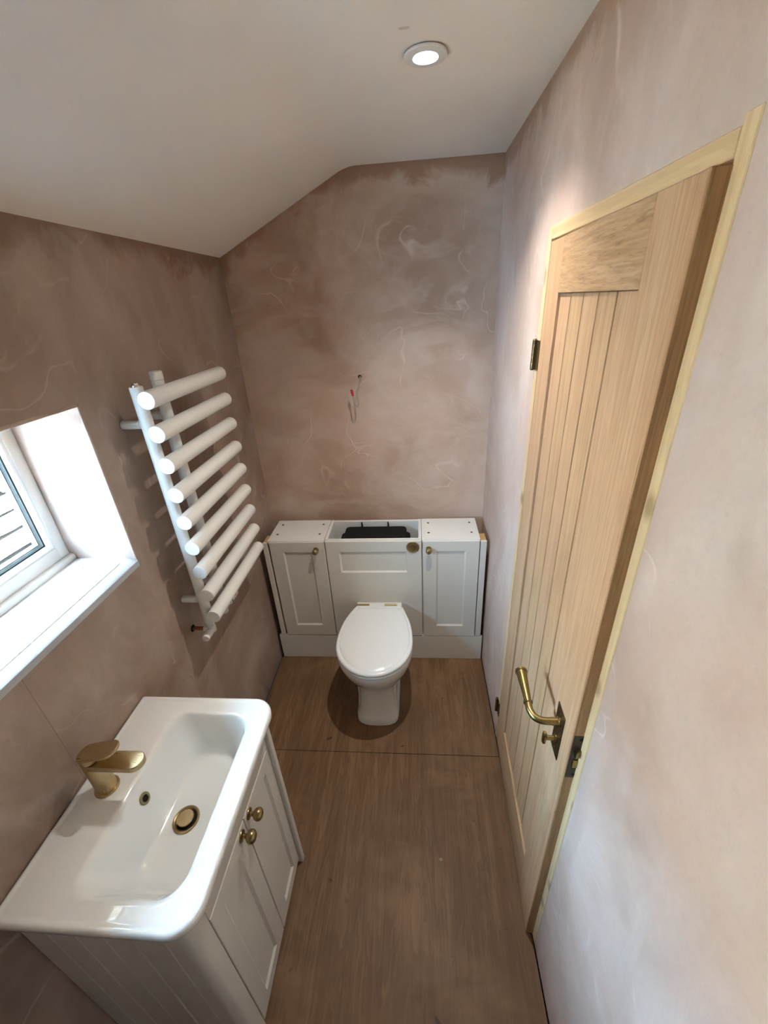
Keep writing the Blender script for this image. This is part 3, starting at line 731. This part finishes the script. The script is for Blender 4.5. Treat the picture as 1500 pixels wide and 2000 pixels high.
# corner post, rounded on its outer edge
ring = [(VF - .001, -1.682), (VF - .001, -1.712)] + [(VF - .024 + .023 * math.cos(a), -1.712 - .023 * math.sin(a)) for a in [PI / 2 * i / 8 for i in range(1, 9)]] + [(.322, -1.735), (.322, -1.722), (.363, -1.722), (.363, -1.682)]
bm = bmesh.new(); prism(bm, ring, 0, CT, 'z'); obj('corner_post', bm, M['cream'], van, 40)
xs = [.004, .066, .128, .190, .252, .3215]
for a, b in zip(xs, xs[1:]):
    bm = bmesh.new()
    prism(bm, [(a + .0006, -1.719), (a + .0006, -1.7318), (a + .0036, -1.735), (b - .0036, -1.735), (b - .0006, -1.7318), (b - .0006, -1.719)], .0, CT, 'z')
    obj('side_board', bm, M['cream'], van, 20)

# ------------------------------------------------------------------ basin
bas = thing('basin', (.2, -1.5, CT), 'white ceramic rectangular basin on vanity cupboard under window', 'basin')
def br(x0, x1, y0, y1, rb, rf, z): return rrect(x0, x1, y0, y1, (rb, rf, rf, rb), z, 10)
N = BY1; F = BY0
rings = [br(.170, .340, -1.650, -1.325, .03, .05, .702),
         br(.150, .348, -1.685, -1.314, .03, .055, .730),
         br(.124, .358, -1.708, -1.290, .03, .06, CT + .001),
         br(.006, BX - .012, N + .012, F - .012, .004, .050, CT + .001),
         br(.003, BX - .003, N + .003, F - .003, .005, .056, CT + .004),
         br(.002, BX, N, F, .006, .058, CT + .012),
         br(.002, BX, N, F, .006, .058, BZ - .008),
         br(.003, BX - .0015, N + .0015, F - .0015, .006, .057, BZ - .003),
         br(.005, BX - .005, N + .005, F - .005, .006, .054, BZ),
         br(.010, BX - .010, N + .010, F - .010, .006, .050, BZ),
         br(.014, BX - .014, N + .014, F - .014, .006, .046, BZ - .0025),
         br(.018, BX - .017, N + .018, F - .018, .006, .044, BZ - .003),
         br(.122, .366, -1.716, -1.284, .048, .060, BZ - .0032),
         br(.128, .361, -1.711, -1.289, .048, .058, BZ - .0040),
         br(.133, .357, -1.706, -1.293, .048, .056, BZ - .0075),
         br(.138, .353, -1.700, -1.297, .047, .054, BZ - .016)]
lo = dict(x0=.188, x1=.332, y0=-1.645, y1=-1.330)
for q in (.2, .4, .6, .8):
    rings.append(br(.138 + (.180 - .138) * q, .353 - (.353 - .337) * q, -1.700 + (1.700 - 1.655) * q, -1.297 - (1.327 - 1.297) * q, .047, .052, BZ - .016 - .092 * q))
rings += [br(.184, .333, -1.649, -1.333, .045, .050, .7365), br(.192, .326, -1.641, -1.341, .042, .046, .7300), br(.204, .316, -1.630, -1.352, .036, .040, .7270),
          br(.225, .270, -1.535, -1.470, .020, .020, .7225)]
bm = bmesh.new(); loft(bm, rings)
obj('bowl', bm, M['ceramic'], bas, 60)
WXY = (.240, -1.504)
bm = bmesh.new(); lathe(bm, [(.030, .7215), (.0325, .7250), (.0322, .7275), (.029, .7280), (.0255, .7262), (.0235, .7235), (.0225, .722)], (*WXY, 0), seg=36, cap1=False); ws = obj('waste', bm, M['brass'], bas)
bm = bmesh.new(); lathe(bm, [(.0185, .724), (.0200, .7275), (.0200, .7320), (.0185, .7338), (.0005, .7344)], (*WXY, 0), seg=30); obj('waste_plug', bm, M['brass_b'], ws)
bm = bmesh.new(); lathe(bm, [(.0235, .7232), (.0005, .7233)], (*WXY, 0), seg=24); obj('waste_hole', bm, M['dark'], ws)
on = Vector((.092, 0, .042)).normalized(); op = Vector((.1515, -1.500, .8035))
bm = bmesh.new(); lathe(bm, [(.0142, -.003), (.0146, .0018), (.0135, .0034), (.0085, .0034), (.0075, .0010), (.0075, -.002)], op, on, 24, True, False); ov = obj('overflow_ring', bm, M['brass'], bas)
bm = bmesh.new(); lathe(bm, [(.0078, .0005), (.0003, .0006)], op, on, 18); obj('overflow_hole', bm, M['dark'], ov)

# ------------------------------------------------------------------ tap
TP = Vector((.070, -1.500, BZ - .003))
tap = thing('tap', tuple(TP), 'brushed brass mixer tap at the back of the basin', 'tap')
bm = bmesh.new(); lathe(bm, [(.0262, 0), (.0275, .001), (.0275, .0045), (.0262, .006), (.0225, .0064), (.0222, .030), (.0222, .108), (.0215, .110)], TP, seg=32); obj('body', bm, M['brass_b'], tap)
def lozenge(bm, prof, y0, hw, nseg=14):
    """flat blade with rounded ends: prof = list of (centre point A, centre point B, half width, inset) rings stacked"""
    rings = []
    for A, B, w in prof:
        A, B = Vector(A), Vector(B); d = (B - A).normalized(); s = Vector((0, 1, 0)); ring = []
        for i in range(nseg + 1):
            a = -PI / 2 + PI * i / nseg; ring.append(B + d * (w * math.cos(a)) + s * (w * math.sin(a)))
        for i in range(nseg + 1):
            a = PI / 2 + PI * i / nseg; ring.append(A + d * (w * math.cos(a)) + s * (w * math.sin(a)))
        rings.append(ring)
    loft(bm, rings)
o = TP
bm = bmesh.new()
prof = []
for dz, ins in ((0, .0018), (.0018, 0), (.0135, 0), (.0155, .0018)):
    prof.append(((o.x, o.y, o.z + .098 + dz), (o.x + .108, o.y, o.z + .100 + dz), .0222 - ins))
lozenge(bm, prof, 0, 0); obj('spout', bm, M['brass_b'], tap)
bm = bmesh.new(); lathe(bm, [(.0205, .1130), (.0205, .1155)], TP, seg=28); obj('joint_ring', bm, M['gasket'], tap)
bm = bmesh.new()
rings = [[Vector((o.x + .0222 * math.cos(a), o.y + .0222 * math.sin(a), o.z + .1158)) for a in [2 * PI * i / 28 for i in range(28)]],
         [Vector((o.x + .0222 * math.cos(a), o.y + .0222 * math.sin(a), o.z + .133 + .20 * .0222 * math.cos(a))) for a in [2 * PI * i / 28 for i in range(28)]]]
loft(bm, rings); lv = obj('lever_handle', bm, M['brass_b'], tap)
bm = bmesh.new(); prof = []
for dz, ins in ((0, .0015), (.0015, 0), (.006, 0), (.0078, .0016)):
    prof.append(((o.x - .001, o.y, o.z + .130 + dz), (o.x + .060, o.y, o.z + .146 + dz), .0228 - ins))
lozenge(bm, prof, 0, 0); obj('lever_blade', bm, M['brass_b'], lv)

# ------------------------------------------------------------------ small washer dropped on the floor
bm = bmesh.new(); lathe(bm, [(.0028, 0), (.0046, 0), (.0046, .0012), (.0028, .0012), (.0028, 0)], (.905, -1.255, .0002), seg=18, cap0=False, cap1=False)
tag(obj('washer', bm, M['chrome'], None, 30, (.905, -1.255, 0)), 'tiny pale ring washer lying on the plywood floor', 'washer')

# ================================================================== OUTSIDE THE WINDOW
bm = bmesh.new(); box(bm, (-9, -9, -2.7), (-.35, 7, -2.6)); tag(obj('ground', bm, M['ground'], None, 0), 'pale gravel ground outside the window', kind='structure')
# neighbouring stone-slate slope, courses lapping up the pitch
roof = thing('stone_roof', (-2.2, -.6, -.4), 'pale stone slate roof seen through the window', 'roof')
pitch = math.radians(42); ru = Vector((-math.cos(pitch), 0, math.sin(pitch))); rn = Vector((math.sin(pitch), 0, math.cos(pitch)))
r0 = Vector((-1.15, 0, -.35))
bm = bmesh.new()
a, b_ = r0, r0 + ru * 5.0
loft(bm, [[Vector((p.x, yy, p.z)) for p in (a, b_, b_ - rn * .08, a - rn * .08)] for yy in (-3.0, 3.2)]); obj('roof_deck', bm, M['joint'], roof, 0)
for c in range(34):
    yy = -2.4 + random.random() * .2; hgt = .145
    while yy < 2.6:
        w = .30 + random.random() * .30; g = .015
        bm = bmesh.new(); ring0, ring1 = [], []
        n_ = 4
        e0 = [(yy + g + (w - 2 * g) * k / n_, c * hgt + .003 + random.uniform(-.006, .006)) for k in range(n_ + 1)]
        poly = e0 + [(yy + w - g + random.uniform(-.004, .004), (c + 1) * hgt - .026), (yy + g + random.uniform(-.004, .004), (c + 1) * hgt - .026)]
        for py, pu in poly:
            lift = .006
            ring0.append(r0 + ru * pu + rn * (lift - .010) + Vector((0, py, 0))); ring1.append(r0 + ru * pu + rn * (lift + .006 + random.uniform(-.002, .002)) + Vector((0, py, 0)))
        loft(bm, [ring0, ring1]); obj('stone_slate', bm, M['stone'], roof, 20)
        yy += w
